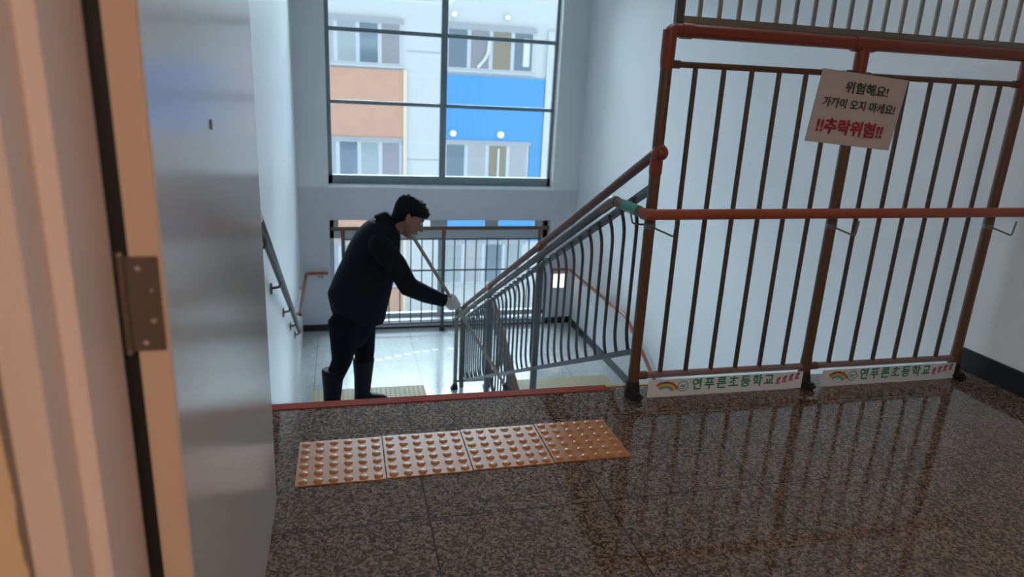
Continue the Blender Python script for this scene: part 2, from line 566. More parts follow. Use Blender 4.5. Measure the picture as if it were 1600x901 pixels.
lw = thing('window_2', ((OX0 + OX1) / 2, YF + 0.15, B0), 'low window behind the landing railing with four small top panes', 'window', kind='structure')
f = MB()
y0, y1 = YF + 0.13, YF + 0.19
f.box(OX0, OX0 + .05, y0, y1, B0, B1).box(OX1 - .07, OX1, y0, y1, B0, B1).box(OX0, OX1, y0, y1, B0, B0 + .05).box(OX0, OX1, y0, y1, B1 - .02, B1)
f.box(OX0, OX1, y0, y1, -0.69, -0.57)
for (a, b) in ((0.29, 0.66), (1.10, 1.14 + .24), (1.885, 2.075)):
    pass
tp = [(-0.06, 0.50), (0.68, 1.14), (1.37, 1.89), (2.075, 2.60)]
prev = OX0
for (a, b) in tp:
    f.box(prev, a, y0, y1, -0.58, B1)
    prev = b
f.box(prev, OX1, y0, y1, -0.58, B1)
f.box(1.25, 1.335, y0 - .01, y1, B0, -0.57)
f.build('window_frame', M['lowframe'], lw)
for (a, b) in tp:
    MB().box(a, b, YF + .158, YF + .162, -0.57, B1 - .02).build('pane', M['glass'], lw)
for (a, b) in ((OX0 + .05, 1.25), (1.335, OX1 - .07)):
    MB().box(a, b, YF + .158, YF + .162, B0 + .05, -0.69).build('pane', M['glass'], lw)
MB().box(OX0 - .01, OX1 + .01, YF - .03, y0, B0 - .03, B0 - .001, .004).build('window_sill', M['sill'], lw)
struct('trim_7', MB().box(OX0, OX1, YF - 0.012, YF, ZL + 0.0, ZL + 0.02), M['base'], 'thin dark line along the foot of the low window wall', 'skirting')


# ------------------------------------------------------------------ tactile paving
def tactile(name, x, y, z, m, label, group):
    s = 0.3
    b = MB()
    b.box(x + .001, x + s - .001, y + .001, y + s - .001, z, z + 0.004, .001)
    for i in range(6):
        for j in range(6):
            cx, cy = x + s * (i + .5) / 6, y + s * (j + .5) / 6
            q = []
            for (r, h) in ((.0165, .0035), (.0150, .0062), (.0105, .0085), (.005, .0092)):
                q.append([Vector((cx + r * math.cos(a * PI / 6), cy + r * math.sin(a * PI / 6), z + h)) for a in range(12)])
            b.loft(q)
    o = b.build(name, m, smooth=True)
    return tag(o, label, 'tactile tile', group)


names = ['ochre tactile tile of raised dots nearest the door leaf', 'ochre tactile tile of raised dots, second from the door leaf',
         'ochre tactile tile of raised dots, third from the door leaf', 'ochre tactile tile of raised dots nearest the barrier post']
for i in range(4):
    tactile('tactile_tile', -0.175 + 0.302 * i, 2.075 + 0.004 * i, 0.0, M['tact'], names[i], 'ochre tactile tiles on the upper floor')
for i in range(4):
    tactile('tactile_tile', -0.36 + 0.3 * i, 6.70, ZL, M['tact_pale'], 'pale tactile tile on the landing at the foot of the stairs beside the man', 'pale tactile tiles below the man')
for i in range(4):
    tactile('tactile_tile', 1.80 + 0.3 * i, 6.70, ZL, M['tact_pale'], 'pale tactile tile on the landing seen under the sloping stair railing', 'pale tactile tiles by the lower flight')

# dashes of light on the landing, laid as thin white pieces
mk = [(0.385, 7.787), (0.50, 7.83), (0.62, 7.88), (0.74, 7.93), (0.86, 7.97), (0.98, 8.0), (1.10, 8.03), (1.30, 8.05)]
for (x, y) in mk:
    tag(MB().box(x - .04, x + .04, y - .03, y + .03, ZL, ZL + .002, .0008).build('light_dash', M['mark']),
        'small painted dash of light in the curved row on the landing floor', 'light dash', 'painted light dashes on the landing')

# ------------------------------------------------------------------ barrier railing
BY = 2.59
PX = (1.246, 2.130, 3.008)
bar_ = thing('barrier_railing', (2.13, BY, 0), 'tall brown barrier railing with red top rail at the open floor edge', 'railing')
ZT = 1.548
for i, x in enumerate(PX):
    p = MB().tube([(x, BY, 0.03), (x, BY, 0.12), (x, BY, 0.16), (x, BY, 1.40)], [0.026, 0.026, 0.0235, 0.0235], 16).build('post', M['brown'], bar_, smooth=True)
    shoe = MB().tube([(x, BY, 0.0), (x, BY, 0.03), (x, BY, 0.075)], [0.036, 0.034, 0.027], 16)
    shoe.box(x - 0.028, x + 0.028, BY - 0.075, BY, 0.0, 0.034, .012)
    shoe.build('post_shoe', M['rubber_and_shade'], p, smooth=True)
    sl = MB().tube([(x, BY, 1.40), (x, BY, 1.425), (x, BY, 1.46), (x, BY, ZT)], [0.0235, 0.027, 0.0285, 0.0285], 16)
    sl.build('post_sleeve', M['redrail'], p, smooth=True)
MB().tube(bend([(PX[0], BY, ZT - .06), (PX[0], BY, ZT), (PX[0] + .1, BY, ZT), (XR, BY, ZT + .004)], 0.03), 0.0265, 18).build('top_rail', M['redrail'], bar_, smooth=True)
for x in PX[1:2]:
    MB().tube([(x - .05, BY, ZT), (x + .05, BY, ZT)], 0.0315, 18).build('rail_tee', M['redrail'], bar_, smooth=True)
MB().tube([(PX[0] + .045, BY, ZT), (PX[0] + .09, BY, ZT)], 0.0305, 18).build('rail_tee', M['redrail'], bar_, smooth=True)
for a, b in zip(PX, PX[1:]):
    MB().tube([(a, BY, 1.423), (a + .055, BY, 1.423)], 0.0165, 12).tube([(b - .055, BY, 1.428), (b, BY, 1.428)], 0.0165, 12).tube([(a, BY, 1.423), (b, BY, 1.428)], 0.0125, 12).build('upper_rail', M['brown'], bar_, smooth=True)
    MB().tube([(a, BY, 0.098), (b, BY, 0.098)], 0.0155, 12).build('bottom_rail', M['lowrail'], bar_, smooth=True)
    MB().tube([(a, BY, 0.098), (a + .06, BY, 0.098)], 0.019, 12).build('rail_collar', M['brown'], bar_, smooth=True)
    for k in range(1, 7):
        x = a + (b - a) * k / 7
        MB().tube([(x, BY, 0.098), (x, BY, 1.425)], 0.0105, 10).build('baluster', M['bar'], bar_, smooth=True)
MB().tube([(PX[2], BY, 1.428), (XR, BY, 1.428)], 0.0125, 12).build('upper_rail', M['brown'], bar_, smooth=True)
# ball joint carrying the sloping rail
MB().ball((PX[0] + .006, BY - 0.012, 1.08), 0.034).tube([(PX[0], BY, 0.985), (PX[0], BY, 1.0), (PX[0], BY, 1.06)], [0.023, .0265, .0265], 16).build('ball_joint', M['redrail'], bar_, smooth=True)

# upper grille standing on the barrier
gr = thing('metal_grille', (2.2, BY + .02, 1.585), 'grey metal grille of close bars above the red top rail', 'grille')
GY = BY + 0.02
MB().box(1.285, XR, GY - .014, GY + .014, 1.577, 1.604, .003).build('bottom_rail', M['grey'], gr)
MB().box(1.285, XR, GY - .014, GY + .014, 2.40, 2.43, .003).build('top_rail', M['grey'], gr)
MB().box(1.270, 1.302, GY - .016, GY + .016, 1.576, 2.43, .003).build('post', M['darkgrey'], gr)
x = 1.372
while x < XR - .03:
    MB().box(x - .0075, x + .0075, GY - .0075, GY + .0075, 1.60, 2.405, .002).build('baluster', M['greybar'], gr)
    x += 0.0855

# orange handrail: along the barrier, round the post, then down the flight
HZ = 0.838
rail = thing('wooden_handrail', (1.2, 2.53, HZ), 'orange brown round handrail across the barrier, bending down the stairs', 'handrail')
HX, HY = 1.155, 2.53
MB().tube(bend([(XR - .002, HY, HZ + .018), (1.20, HY, HZ - .003)], .05), 0.0225, 16).build('level_rail', M['orangerail'], rail, smooth=True)
MB().tube([(1.232, HY, HZ - .003), (1.205, HY, HZ - .003), (1.196, HY + .03, HZ - .003)], [.0255, .0255, .024], 16).build('rail_elbow', M['orangerail'], rail, smooth=True)
elb = Vector((1.163, 2.80, 0.848))
MB().tube([(1.199, HY + .02, HZ - .002), elb], 0.0215, 16).build('bend_rail', M['brown'], rail, smooth=True)
g0 = Vector((1.199, HY + .02, HZ - .002))
MB().tube([g0.lerp(elb, .16), g0.lerp(elb, .62)], 0.0235, 16).build('tape_wrap', M['green'], rail, smooth=True)
lo_end = Vector((1.163, 6.95, 0.848 - SL * (6.95 - 2.80)))
MB().tube(bend([elb.lerp(g0, .12), elb, elb + (lo_end - elb) * .03], .04), 0.0235, 16).build('rail_elbow', M['brown'], rail, smooth=True)
MB().tube(bend([elb, lo_end, lo_end + Vector((0.0, .05, -.10))], .04), 0.021, 16).build('sloping_rail', M['darkrail'], rail, smooth=True)
for x in PX:
    MB().tube(bend([(x + .01, BY - .015, HZ - .065), (x + .085, BY - .06, HZ - .095), (x + .088, BY - .065, HZ - .025)], .01), 0.004, 8).tube([(x, BY, HZ - .072), (x, BY, HZ - .05)], 0.0245, 14).build('wire_bracket', M['wire'], rail, smooth=True)
MB().tube(bend([(1.246, BY + .01, HZ - .06), (1.19, BY + .05, HZ - .06), (1.185, BY + .08, HZ - .0)], .01), 0.004, 8).build('wire_bracket', M['wire'], rail, smooth=True)

# ------------------------------------------------------------------ sloping balustrade of the upper flight
SX = 1.243


def zl(y):
    return -SL * (y - BY)


sb = thing('stair_balustrade', (SX, 4.7, zl(4.7)), 'sloping stair railing with dark bowed bars from the barrier post down to the landing', 'railing')
posts = (4.13, 5.62, 6.90)
MB().tube([(SX, BY, 1.08), (SX, 6.90, 1.08 + zl(6.90))], 0.022, 16).build('top_rail', M['duskrail'], sb, smooth=True)
for (y, h) in ((2.9, 0), (4.13, 0), (5.62, 0)):
    if y > 3:
        MB().tube([(SX, y - .04, 1.08 + zl(y - .04)), (SX, y + .04, 1.08 + zl(y + .04))], 0.0265, 14).tube([(SX, y, 1.06 + zl(y)), (SX, y, 0.98 + zl(y))], 0.019, 12).build('rail_joint', M['redrail'], sb, smooth=True)


def slopebar(y0, y1, h, t, wd, name, m, x=SX):
    b = MB()
    pts = [(x - wd, y0, h + zl(y0) - t), (x + wd, y0, h + zl(y0) - t), (x + wd, y0, h + zl(y0) + t), (x - wd, y0, h + zl(y0) + t)]
    b.quad_prism(pts, (0, y1 - y0, zl(y1) - zl(y0)))
    return b.build(name, m, sb)


slopebar(BY + .01, 6.90, 0.938, 0.013, 0.018, 'upper_rail', M['darkgrey'])
slopebar(BY + .01, 6.90, 0.215, 0.013, 0.015, 'bottom_rail', M['darkgrey'])
for y in posts[:2]:
    MB().box(SX - .019, SX + .019, y - .019, y + .019, zl(y) - 0.13, zl(y) + 1.03, .003).build('post', M['darkgrey'], sb)
for y in posts[2:]:
    MB().box(SX - .022, SX + .022, y - .022, y + .022, ZL, zl(y) + 1.08, .003).build('post', M['grey'], sb)
ys = [BY] + list(posts)
for a, b in zip(ys, ys[1:]):
    n = 12
    for k in range(1, n):
        y = a + (b - a) * k / n
        za, zb = 0.215 + zl(y), 0.938 + zl(y)
        L = zb - za
        pts = []
        for t in (0, .03, .06, .1, .15, .2, .5, .8, .85, .9, .94, .97, 1):
            o = 0.0
            if t > .8:
                s = (t - .8) / .2
                o = -0.032 * s * s
            elif t < .2:
                s = (.2 - t) / .2
                o = 0.022 * s * s
            pts.append((SX + o + .005, y, za + L * t))
        MB().tube(pts, 0.0085, 8).build('baluster', M['darkgrey'], sb, smooth=True)

# short railing across the stairwell eye on the landing
er = thing('landing_railing', (1.40, 6.86, ZL), 'short grey railing between the two flights with black feet', 'railing')
EYY = 6.86
for x in (1.165, 1.53):
    p = MB().box(x - .02, x + .02, EYY - .02, EYY + .02, ZL + .02, ZL + 1.0, .003).build('post', M['grey'], er)
    MB().tube([(x, EYY, ZL), (x, EYY, ZL + .06)], [.036, .028], 14).box(x - .05, x, EYY - .045, EYY + .02, ZL, ZL + .03, .008).build('post_shoe', M['rubber_and_shade'], p, smooth=True)
for z in (0.09, 0.95):
    MB().box(1.165, 1.53, EYY - .012, EYY + .012, ZL + z - .012, ZL + z + .012, .002).build('bottom_rail' if z < .5 else 'top_rail', M['grey'], er)
for k in range(1, 8):
    x = 1.165 + (1.53 - 1.165) * k / 8
    MB().tube([(x, EYY, ZL + .09), (x, EYY, ZL + .95)], .007, 8).build('baluster', M['grey'], er, smooth=True)

# railing of the lower flight
lb = thing('stair_balustrade', (XW1, 6.0, ZL), 'lower flight railing with red brown rail descending behind the mop stick', 'railing')


def zd(y):
    return ZL - SL * (6.80 - y)


MB().tube([(XW1, 6.85, zd(6.85) + 1.08), (XW1, 2.85, zd(2.85) + 1.08)], 0.03, 14).build('top_rail', M['brown'], lb, smooth=True)
MB().tube([(XW1 + .08, 6.85, zd(6.85) + .85), (XW1 + .08, 2.85, zd(2.85) + .85)], 0.026, 14).build('lower_rail', M['brown'], lb, smooth=True)
for h in (0.93, 0.2):
    b = MB()
    b.quad_prism([(XW1 - .016, 6.85, zd(6.85) + h - .012), (XW1 + .016, 6.85, zd(6.85) + h - .012), (XW1 + .016, 6.85, zd(6.85) + h + .012), (XW1 - .016, 6.85, zd(6.85) + h + .012)], (0, -4.0, -SL * 4.0))
    b.build('upper_rail' if h > .5 else 'bottom_rail', M['darkgrey'], lb)
y = 6.72
while y > 2.9:
    MB().tube([(XW1, y, zd(y) + .2), (XW1, y, zd(y) + .93)], .010, 8).build('baluster', M['brown'], lb, smooth=True)
    y -= 0.125
for y in (6.85, 5.4, 4.0, 2.85):
    MB().box(XW1 - .019, XW1 + .019, y - .019, y + .019, zd(y) - .1 if y < 6.5 else ZL, zd(y) + 1.05, .003).build('post', M['darkgrey'], lb)

# railing in front of the low window
wr = thing('window_railing', (1.3, 8.74, ZL), 'railing standing on the landing in front of the low window', 'railing')
WY = 8.74
wp = (-0.005, 1.285, 2.60)
for x in wp:
    p = MB().tube([(x, WY, ZL + .02), (x, WY, -0.60)], 0.024, 12).build('post', M['darkgrey'], wr, smooth=True)
    MB().tube([(x, WY, -0.60), (x, WY, -0.50)], .028, 12).build('post_sleeve', M['redrail'], p, smooth=True)
    MB().tube([(x, WY, ZL), (x, WY, ZL + .06)], [.036, .028], 12).build('post_shoe', M['rubber_and_shade'], p, smooth=True)
MB().tube([(-0.15, WY, -0.505), (2.72, WY, -0.49)], 0.025, 14).build('top_rail', M['brown'], wr, smooth=True)
for z in (-1.065, -1.80, -0.64):
    MB().tube([(wp[0], WY, z), (wp[2], WY, z)], 0.013, 10).build('mid_rail', M['darkgrey'], wr, smooth=True)
for a, b in zip(wp, wp[1:]):
    for k in range(1, 9):
        x = a + (b - a) * k / 9
        MB().tube([(x, WY, -1.80), (x, WY, -0.64)], .008, 8).build('baluster', M['darkgrey'], wr, smooth=True)


# ------------------------------------------------------------------ wall handrails
def wx(y):
    return XL0 + 0.033 + (XL1 - XL0 - 0.033) * (y - 0.9) / (YF - 0.9)


BRK = ['bar']


def rail_bracket(o, p, wallp):
    p, wallp = Vector(p), Vector(wallp)
    d = (wallp - p)
    low = Vector((p.x + d.x * .5, p.y + d.y * .5, p.z - .07))
    MB().tube(bend([p - Vector((0, 0, .015)), p - Vector((0, 0, .06)), Vector((wallp.x, wallp.y, p.z - .07))], .02), .009, 8).disc(Vector((wallp.x, wallp.y, p.z - .07)), -d, .038, .01, 14).build('wall_bracket', M[BRK[0]], o, smooth=True)


lr = thing('wall_handrail', (-0.40, 4.5, 0.0), 'dark sloping handrail on brackets on the wall beside the open door', 'handrail')
P0, P1 = Vector((-0.365, 3.05, 0.755)), Vector((-0.468, 7.1, -1.27))
P2 = Vector((-0.468, 7.1, -1.10))
dirn = (P1 - P0).normalized()
Pup = Vector((P0.x, P0.y - .35, P0.z))
MB().tube(bend([Pup, P0, P1], .08), .022, 14).build('rail', M['darkrail'], lr, smooth=True)
MB().tube([P0 - Vector((.0, .06, .0)), P0.lerp(P1, .03)], .025, 14).build('rail_joint', M['sleeve'], lr, smooth=True)
for t in (.10, .34, .58, .78, .94):
    p = P0.lerp(P1, t)
    rail_bracket(lr, p, (wx(p.y), p.y, p.z))
BRK[0] = 'sleeve'
fr = thing('wall_handrail', (-0.46, 8.0, -1.1), 'level pinkish handrail rounding the landing corner left of the low window', 'handrail')
MB().tube(bend([(-0.462, 7.15, -1.10), (-0.472, 8.80, -1.10), (-0.20, 8.80, -1.10)], .06), .021, 14).build('rail', M['orangerail'], fr, smooth=True)
for p, q in (((-0.464, 7.4, -1.10), (wx(7.4), 7.4, 0)), ((-0.30, 8.80, -1.10), (-0.30, YF, 0)), ((-.47, 8.4, -1.1), (wx(8.4), 8.4, 0))):
    rail_bracket(fr, p, q)
rr = thing('wall_handrail', (3.08, 7.0, -1.1), 'thin orange brown handrail on the far side wall behind the sloping bars', 'handrail')
MB().tube(bend([(2.82, 8.80, -1.10), (3.075, 8.80, -1.10), (3.08, 6.75, -1.10), (3.08, 4.2, -1.10 - SL * 2.55)], .06), .021, 14).build('rail', M['orangerail'], rr, smooth=True)
for y in (8.2, 7.4, 6.6, 5.6, 4.6):
    z = -1.10 if y > 6.75 else -1.10 - SL * (6.75 - y)
    rail_bracket(rr, (3.08, y, z), (XR, y, z))
gl = thing('lamp_or_glint', (2.95, YF, -1.28), 'added glowing box for the sun glint on the wall right of the low window', 'lamp')  # glowing box added where the sun glints on the wall paint
MB().box(2.86, 3.06, YF - .03, YF, -1.39, -1.17, .006).build('housing', M['sill'], gl)  # body of the added glint box
MB().box(2.875, 2.953, YF - .036, YF - .03, -1.375, -1.185, .003).box(2.967, 3.045, YF - .036, YF - .03, -1.375, -1.185, .003).build('glint_face', M['lamp_or_glint'], gl)


# ------------------------------------------------------------------ writing
def textmesh(name, txt, size, m, parent, origin, xdir, zdir, bold=0.0, align='LEFT', extr=0.0002, width=None, gap=1.0):
    cu = bpy.data.curves.new(name, 'FONT')
    cu.body = txt
    cu.size = size
    cu.align_x = align
    cu.space_character = gap
    cu.extrude = extr
    cu.offset = bold
    to = bpy.data.objects.new(name + '_tmp', cu)
    COL.objects.link(to)
    bpy.context.view_layer.update()
    dg = bpy.context.evaluated_depsgraph_get()
    me = bpy.data.meshes.new_from_object(to.evaluated_get(dg))
    bpy.data.objects.remove(to)
    xd, zd_ = Vector(xdir).normalized(), Vector(zdir).normalized()
    if width:
        xs = [v.co.x for v in me.vertices]
        k = width / max(1e-6, (max(xs) - min(xs)))
        mn = min(xs)
        for v in me.vertices:
            v.co.x = (v.co.x - mn) * k
    n = xd.cross(zd_)
    for v in me.vertices:
        v.co = Vector(origin) + xd * v.co.x + zd_ * v.co.y + n * v.co.z
    me.materials.clear()
    me.materials.append(m)
    o = bpy.data.objects.new(name, me)
    COL.objects.link(o)
    attach(o, parent)
    return o


SY = BY - 0.0305
sg = thing('warning_sign', (2.13, SY, 1.28), 'pale pink laminated paper sign with handwritten warning taped to the barrier', 'sign')
c = Vector((2.128, SY, 1.2815))
sx_ = Vector((math.cos(-.068), 0, math.sin(-.068)))
sz_ = Vector((.105, 0, .995)).normalized()
W_, H_ = .432, .296
pb = MB()
rows = []
for j in range(13):
    row = []
    for i in range(17):
        u, v = i / 16 - .5, j / 12 - .5
        off = 0.0018 * math.sin(i * 1.1) * (0.5 - v) + (0.004 * (abs(u) * 2) ** 4)
        row.append(pb.bm.verts.new(c + sx_ * (u * W_) + sz_ * (v * H_) + Vector((0, -off * .6, 0))))
    rows.append(row)
fs = []
for j in range(12):
    for i in range(16):
        fs.append(pb.bm.faces.new((rows[j][i], rows[j][i + 1], rows[j + 1][i + 1], rows[j + 1][i])))
ret = bmesh.ops.extrude_face_region(pb.bm, geom=fs)
bmesh.ops.translate(pb.bm, verts=[g for g in ret['geom'] if isinstance(g, bmesh.types.BMVert)], vec=(0, 0.001, 0))
pb.build('paper', M['paper'], sg, smooth=True)


def sp(u, v):
    return c + sx_ * u + sz_ * v + Vector((0, -.0042, 0))


textmesh('lettering', '위험해요!', .05, M['black_ink'], sg, sp(-.085, .070), sx_, sz_, .0009, width=.215)
textmesh('lettering', '가까이 오지 마세요!', .044, M['black_ink'], sg, sp(-.178, .004), sx_, sz_, .0009, width=.365)
textmesh('lettering', '!!추락위험!!', .066, M['red_ink'], sg, sp(-.178, -.100), sx_, sz_, .0022, width=.335)


def banner(x0, x1, label):
    y = BY - 0.034
    z0, z1 = 0.002, 0.086
    b = thing('banner', ((x0 + x1) / 2, y, z0), label, 'banner', 'school name banners under the barrier')
    q = MB()
    n = 10
    pts = [(x0 + (x1 - x0) * i / n, y + .0012 * math.sin(i * 1.7), z0) for i in range(n + 1)] + [(x1 - (x1 - x0) * i / n, y + .0012 * math.sin((n - i) * 1.7), z1) for i in range(n + 1)]
    for i in range(n):
        xa, xb = x0 + (x1 - x0) * i / n, x0 + (x1 - x0) * (i + 1) / n
        q.quad_prism([(xa, y, z0), (xb, y, z0), (xb, y, z1), (xa, y, z1)], (0, .0015, 0))
    bmesh.ops.remove_doubles(q.bm, verts=q.bm.verts[:], dist=1e-5)
    q.build('sheet', M['banner'], b)
    yf = y - .0004
    textmesh('lettering', '연푸른초등학교', .062, M['green_ink'], b, (x0 + (x1 - x0) * .275, yf, z0 + .030), (1, 0, 0), (0, 0, 1), .0016, width=(x1 - x0) * .53, gap=1.3)
    # rainbow
    cx, cz = x0 + .085, z0 + .012
    for (r, wd, m) in ((.062, .010, 'r1'), (.052, .011, 'r2'), (.041, .013, 'r3')):
        q = MB()
        for i in range(12):
            a0, a1 = PI * (.12 + .62 * i / 12), PI * (.12 + .62 * (i + 1) / 12)
            q.quad_prism([(cx + (r - wd) * math.cos(a0) * 1.15, yf, cz + (r - wd) * math.sin(a0)), (cx + r * math.cos(a0) * 1.15, yf, cz + r * math.sin(a0)),
                          (cx + r * math.cos(a1) * 1.15, yf, cz + r * math.sin(a1)), (cx + (r - wd) * math.cos(a1) * 1.15, yf, cz + (r - wd) * math.sin(a1))], (0, -.0004, 0))
        q.build('rainbow_band', M[m], b)
    q = MB()
    for k in range(4):
        q.quad_prism([(cx - .03 + k * .02, yf, cz + .052), (cx - .018 + k * .02, yf, cz + .052), (cx - .024 + k * .02, yf, cz + .066)], (0, -.0004, 0))
    q.build('rays', M['r2'], b)
    # round emblem
    ex, ez = x0 + .172, z0 + .046
    q = MB()
    for i in range(24):
        a0, a1 = 2 * PI * i / 24, 2 * PI * (i + 1) / 24
        q.quad_prism([(ex + .021 * math.cos(a0), yf, ez + .021 * math.sin(a0)), (ex + .0275 * math.cos(a0), yf, ez + .0275 * math.sin(a0)),
                      (ex + .0275 * math.cos(a1), yf, ez + .0275 * math.sin(a1)), (ex + .021 * math.cos(a1), yf, ez + .021 * math.sin(a1))], (0, -.0004, 0))
    q.build('emblem_ring', M['sky_ink'], b)
    MB().tube(bend([(ex - .012, yf, ez - .006), (ex - .004, yf, ez + .010), (ex + .002, yf, ez - .006), (ex + .012, yf, ez + .008)], .006), .0022, 6).tube([(ex - .012, yf, ez - .011), (ex + .010, yf, ez - .011)], .0016, 6).build('emblem_mark', M['green_ink'], b)
    # small pink picture at the end
    q, q2 = MB(), MB()
    for k in range(4):
        px = x0 + (x1 - x0) * (.835 + .042 * k)
        pz = z0 + .050 + .006 * k
        q.disc((px, yf, pz), (0, -1, 0), .010, .0004, 12)
        q.quad_prism([(px - .014, yf, pz - .022), (px + .014, yf, pz - .022), (px + .006, yf, pz - .006), (px - .006, yf, pz - .006)], (0, -.0004, 0))
        q2.disc((px + .006, yf - .0004, pz + .008), (0, -1, 0), .006, .0003, 10)
    q.build('picture', M['pink'], b)
    q2.build('picture_dots', M['bar'], b)


banner(1.305, 2.098, 'white school banner with green lettering between corner post and middle post')
banner(2.205, 2.985, 'white school banner with green lettering between middle post and wall end post')


# ------------------------------------------------------------------ the man with the mop
def ring_xy(cx, cy, z, a, b, n=20, tilt=0.0, p=2.0):
    out = []
    for i in range(n):
        t = 2 * PI * i / n
        ct, st_ = math.cos(t), math.sin(t)
        ex = 2.0 / p
        x = a * math.copysign(abs(ct) ** ex, ct)
        y = b * math.copysign(abs(st_) ** ex, st_)
        out.append(Vector((cx + x, cy + y, z + x * tilt)))
    return out


def remeshed(mb, voxel, smooth=6, name='tmp'):
    bmesh.ops.recalc_face_normals(mb.bm, faces=mb.bm.faces[:])
    me = bpy.data.meshes.new(name)
    mb.bm.to_mesh(me)
    mb.bm.free()
    o = bpy.data.objects.new(name, me)
    COL.objects.link(o)
    r = o.modifiers.new('r', 'REMESH')
    r.mode = 'VOXEL'
    r.voxel_size = voxel
    if smooth:
        s = o.modifiers.new('s', 'SMOOTH')
        s.iterations = smooth
        s.factor = 0.5
    bpy.context.view_layer.update()
    dg = bpy.context.evaluated_depsgraph_get()
    nm = bpy.data.meshes.new_from_object(o.evaluated_get(dg))
    bpy.data.objects.remove(o)
    for p in nm.polygons:
        p.use_smooth = True
    return nm


def meshobj(name, me, m, parent=None):
    me.materials.clear()
    me.materials.append(m)
    me.name = name
    o = bpy.data.objects.new(name, me)
    COL.objects.link(o)
    if parent is not None:
        o.parent = parent
    return o


PY = 4.52
ZT6 = -RI * 6
# torso sections: z, centre x, half depth, half width
tor = [(-.265, .095, .165, .165), (-.20, .090, .185, .175), (-.07, .098, .212, .185), (.05, .135, .200, .192), (.15, .168, .185, .198),
       (.25, .200, .172, .205), (.33, .222, .150, .205), (.385, .235, .115, .17), (.425, .250, .080, .11)]


def limb(mb, pts, grow=0.0):
    """pts: (Vector, radius)"""
    P = [Vector(p) for p, r in pts]
    R_ = [r + grow for p, r in pts]
    d0 = (P[0] - P[1]).normalized()
    d1 = (P[-1] - P[-2]).normalized()
    P = [P[0] + d0 * R_[0] * .7] + P + [P[-1] + d1 * R_[-1] * .7]
    R_ = [R_[0] * .55] + R_ + [R_[-1] * .55]
    mb.tube(P, R_, 14)


SHR = Vector((.215, PY - .20, .315))
ELR = Vector((.405, PY - .245, .035))
WRR = Vector((.640, PY - .215, -.075))
SHL = Vector((.235, PY + .20, .315))
ELL = Vector((.185, PY + .25, .03))
WRL = Vector((.235, PY + .25, -.21))
arm_r = [(SHR, .066), (SHR.lerp(ELR, .5) + Vector((.012, 0, .005)), .067), (ELR, .063), (ELR.lerp(WRR, .5) + Vector((0, 0, -.006)), .053), (WRR, .039)]
arm_l = [(SHL, .072), (SHL.lerp(ELL, .5), .066), (ELL, .058), (ELL.lerp(WRL, .5), .048), (WRL, .036)]
# stick
SD = Vector((.683, 0, -1.122)).normalized()
HANDC = Vector((.708, PY - .213, -.090))


def hand_grip(mb, grow=0.0):
    e1 = Vector((-SD.z, 0, SD.x)) * -1.0        # perpendicular to the stick, towards the wrist
    if e1.dot(WRR - HANDC) < 0:
        e1 = -e1
    e2 = Vector((0, -1, 0))
    # palm
    pc = HANDC + e1 * .034
    mb.ball(pc + e2 * .006, 1.0, (.001, .001, .001), 8)
    for k in range(4):
        o = SD * ((k - 1.5) * .021)
        mb.tube([WRR.lerp(pc, .25), pc + o * .8 + e2 * .010, HANDC + o + e1 * .020 + e2 * .022], [.018 + grow, .016 + grow, .0115 + grow], 10)
        ln = (250, 265, 258, 235)[k]
        pts = []
        for s in range(9):
            a = math.radians(40 + (ln - 40) * s / 8)
            rr_ = .0125 + .0098 + (0.004 if s in (2, 5) else 0)
            pts.append(HANDC + o + e1 * (rr_ * math.cos(a)) + e2 * (rr_ * math.sin(a)))
        mb.tube(pts, [.0105 + grow] * 3 + [.0098 + grow] * 3 + [.009 + grow, .0085 + grow, .0065 + grow], 8)
    # thumb from the side of the palm, closing the other way
    o = -SD * .040
    pts = [pc - e2 * .012 - SD * .012, pc - e2 * .020 - SD * .030 - e1 * .008]
    for s in range(5):
        a = math.radians(-35 - 110 * s / 4)
        pts.append(HANDC + o + e1 * (.0235 * math.cos(a)) + e2 * (.0235 * math.sin(a)))
    mb.tube(pts, [.015 + grow, .0135 + grow, .0125 + grow, .012 + grow, .0115 + grow, .0105 + grow, .008 + grow], 8)


def hand_relaxed(mb, grow=0.0):
    base = WRL
    dn = Vector((.12, 0, -.99)).normalized()
    fx = Vector((.99, 0, .12))
    mb.tube([base, base + dn * .03, base + dn * .085], [.026 + grow, .030 + grow, .028 + grow], 10)
    for k in range(4):
        s0 = base + dn * .075 + fx * ((k - 1.5) * .0195)
        L = (.070, .078, .073, .056)[3 - k]
        pts = [s0, s0 + dn * L * .4 + Vector((0, -.004, 0)), s0 + dn * L * .72 + Vector((0, -.014, 0)), s0 + dn * L * .9 + Vector((0, -.028, 0))]
        mb.tube(pts, [.0105 + grow, .0098 + grow, .0092 + grow, .007 + grow], 8)
    mb.tube([base + dn * .025 + fx * .02, base + dn * .05 + fx * .043 + Vector((0, -.008, 0)), base + dn * .085 + fx * .05 + Vector((0, -.016, 0))], [.015 + grow, .0125 + grow, .008 + grow], 8)


# head frame
HC = Vector((.425, PY - .02, .452))
hf = Vector((.866, -.06, -.5)).normalized()
hu = Vector((.5, 0, .866)).normalized()
hs = hu.cross(hf).normalized()
hu = hf.cross(hs).normalized()


def hp(f, s, u):
    return HC + hf * f + hs * s + hu * u


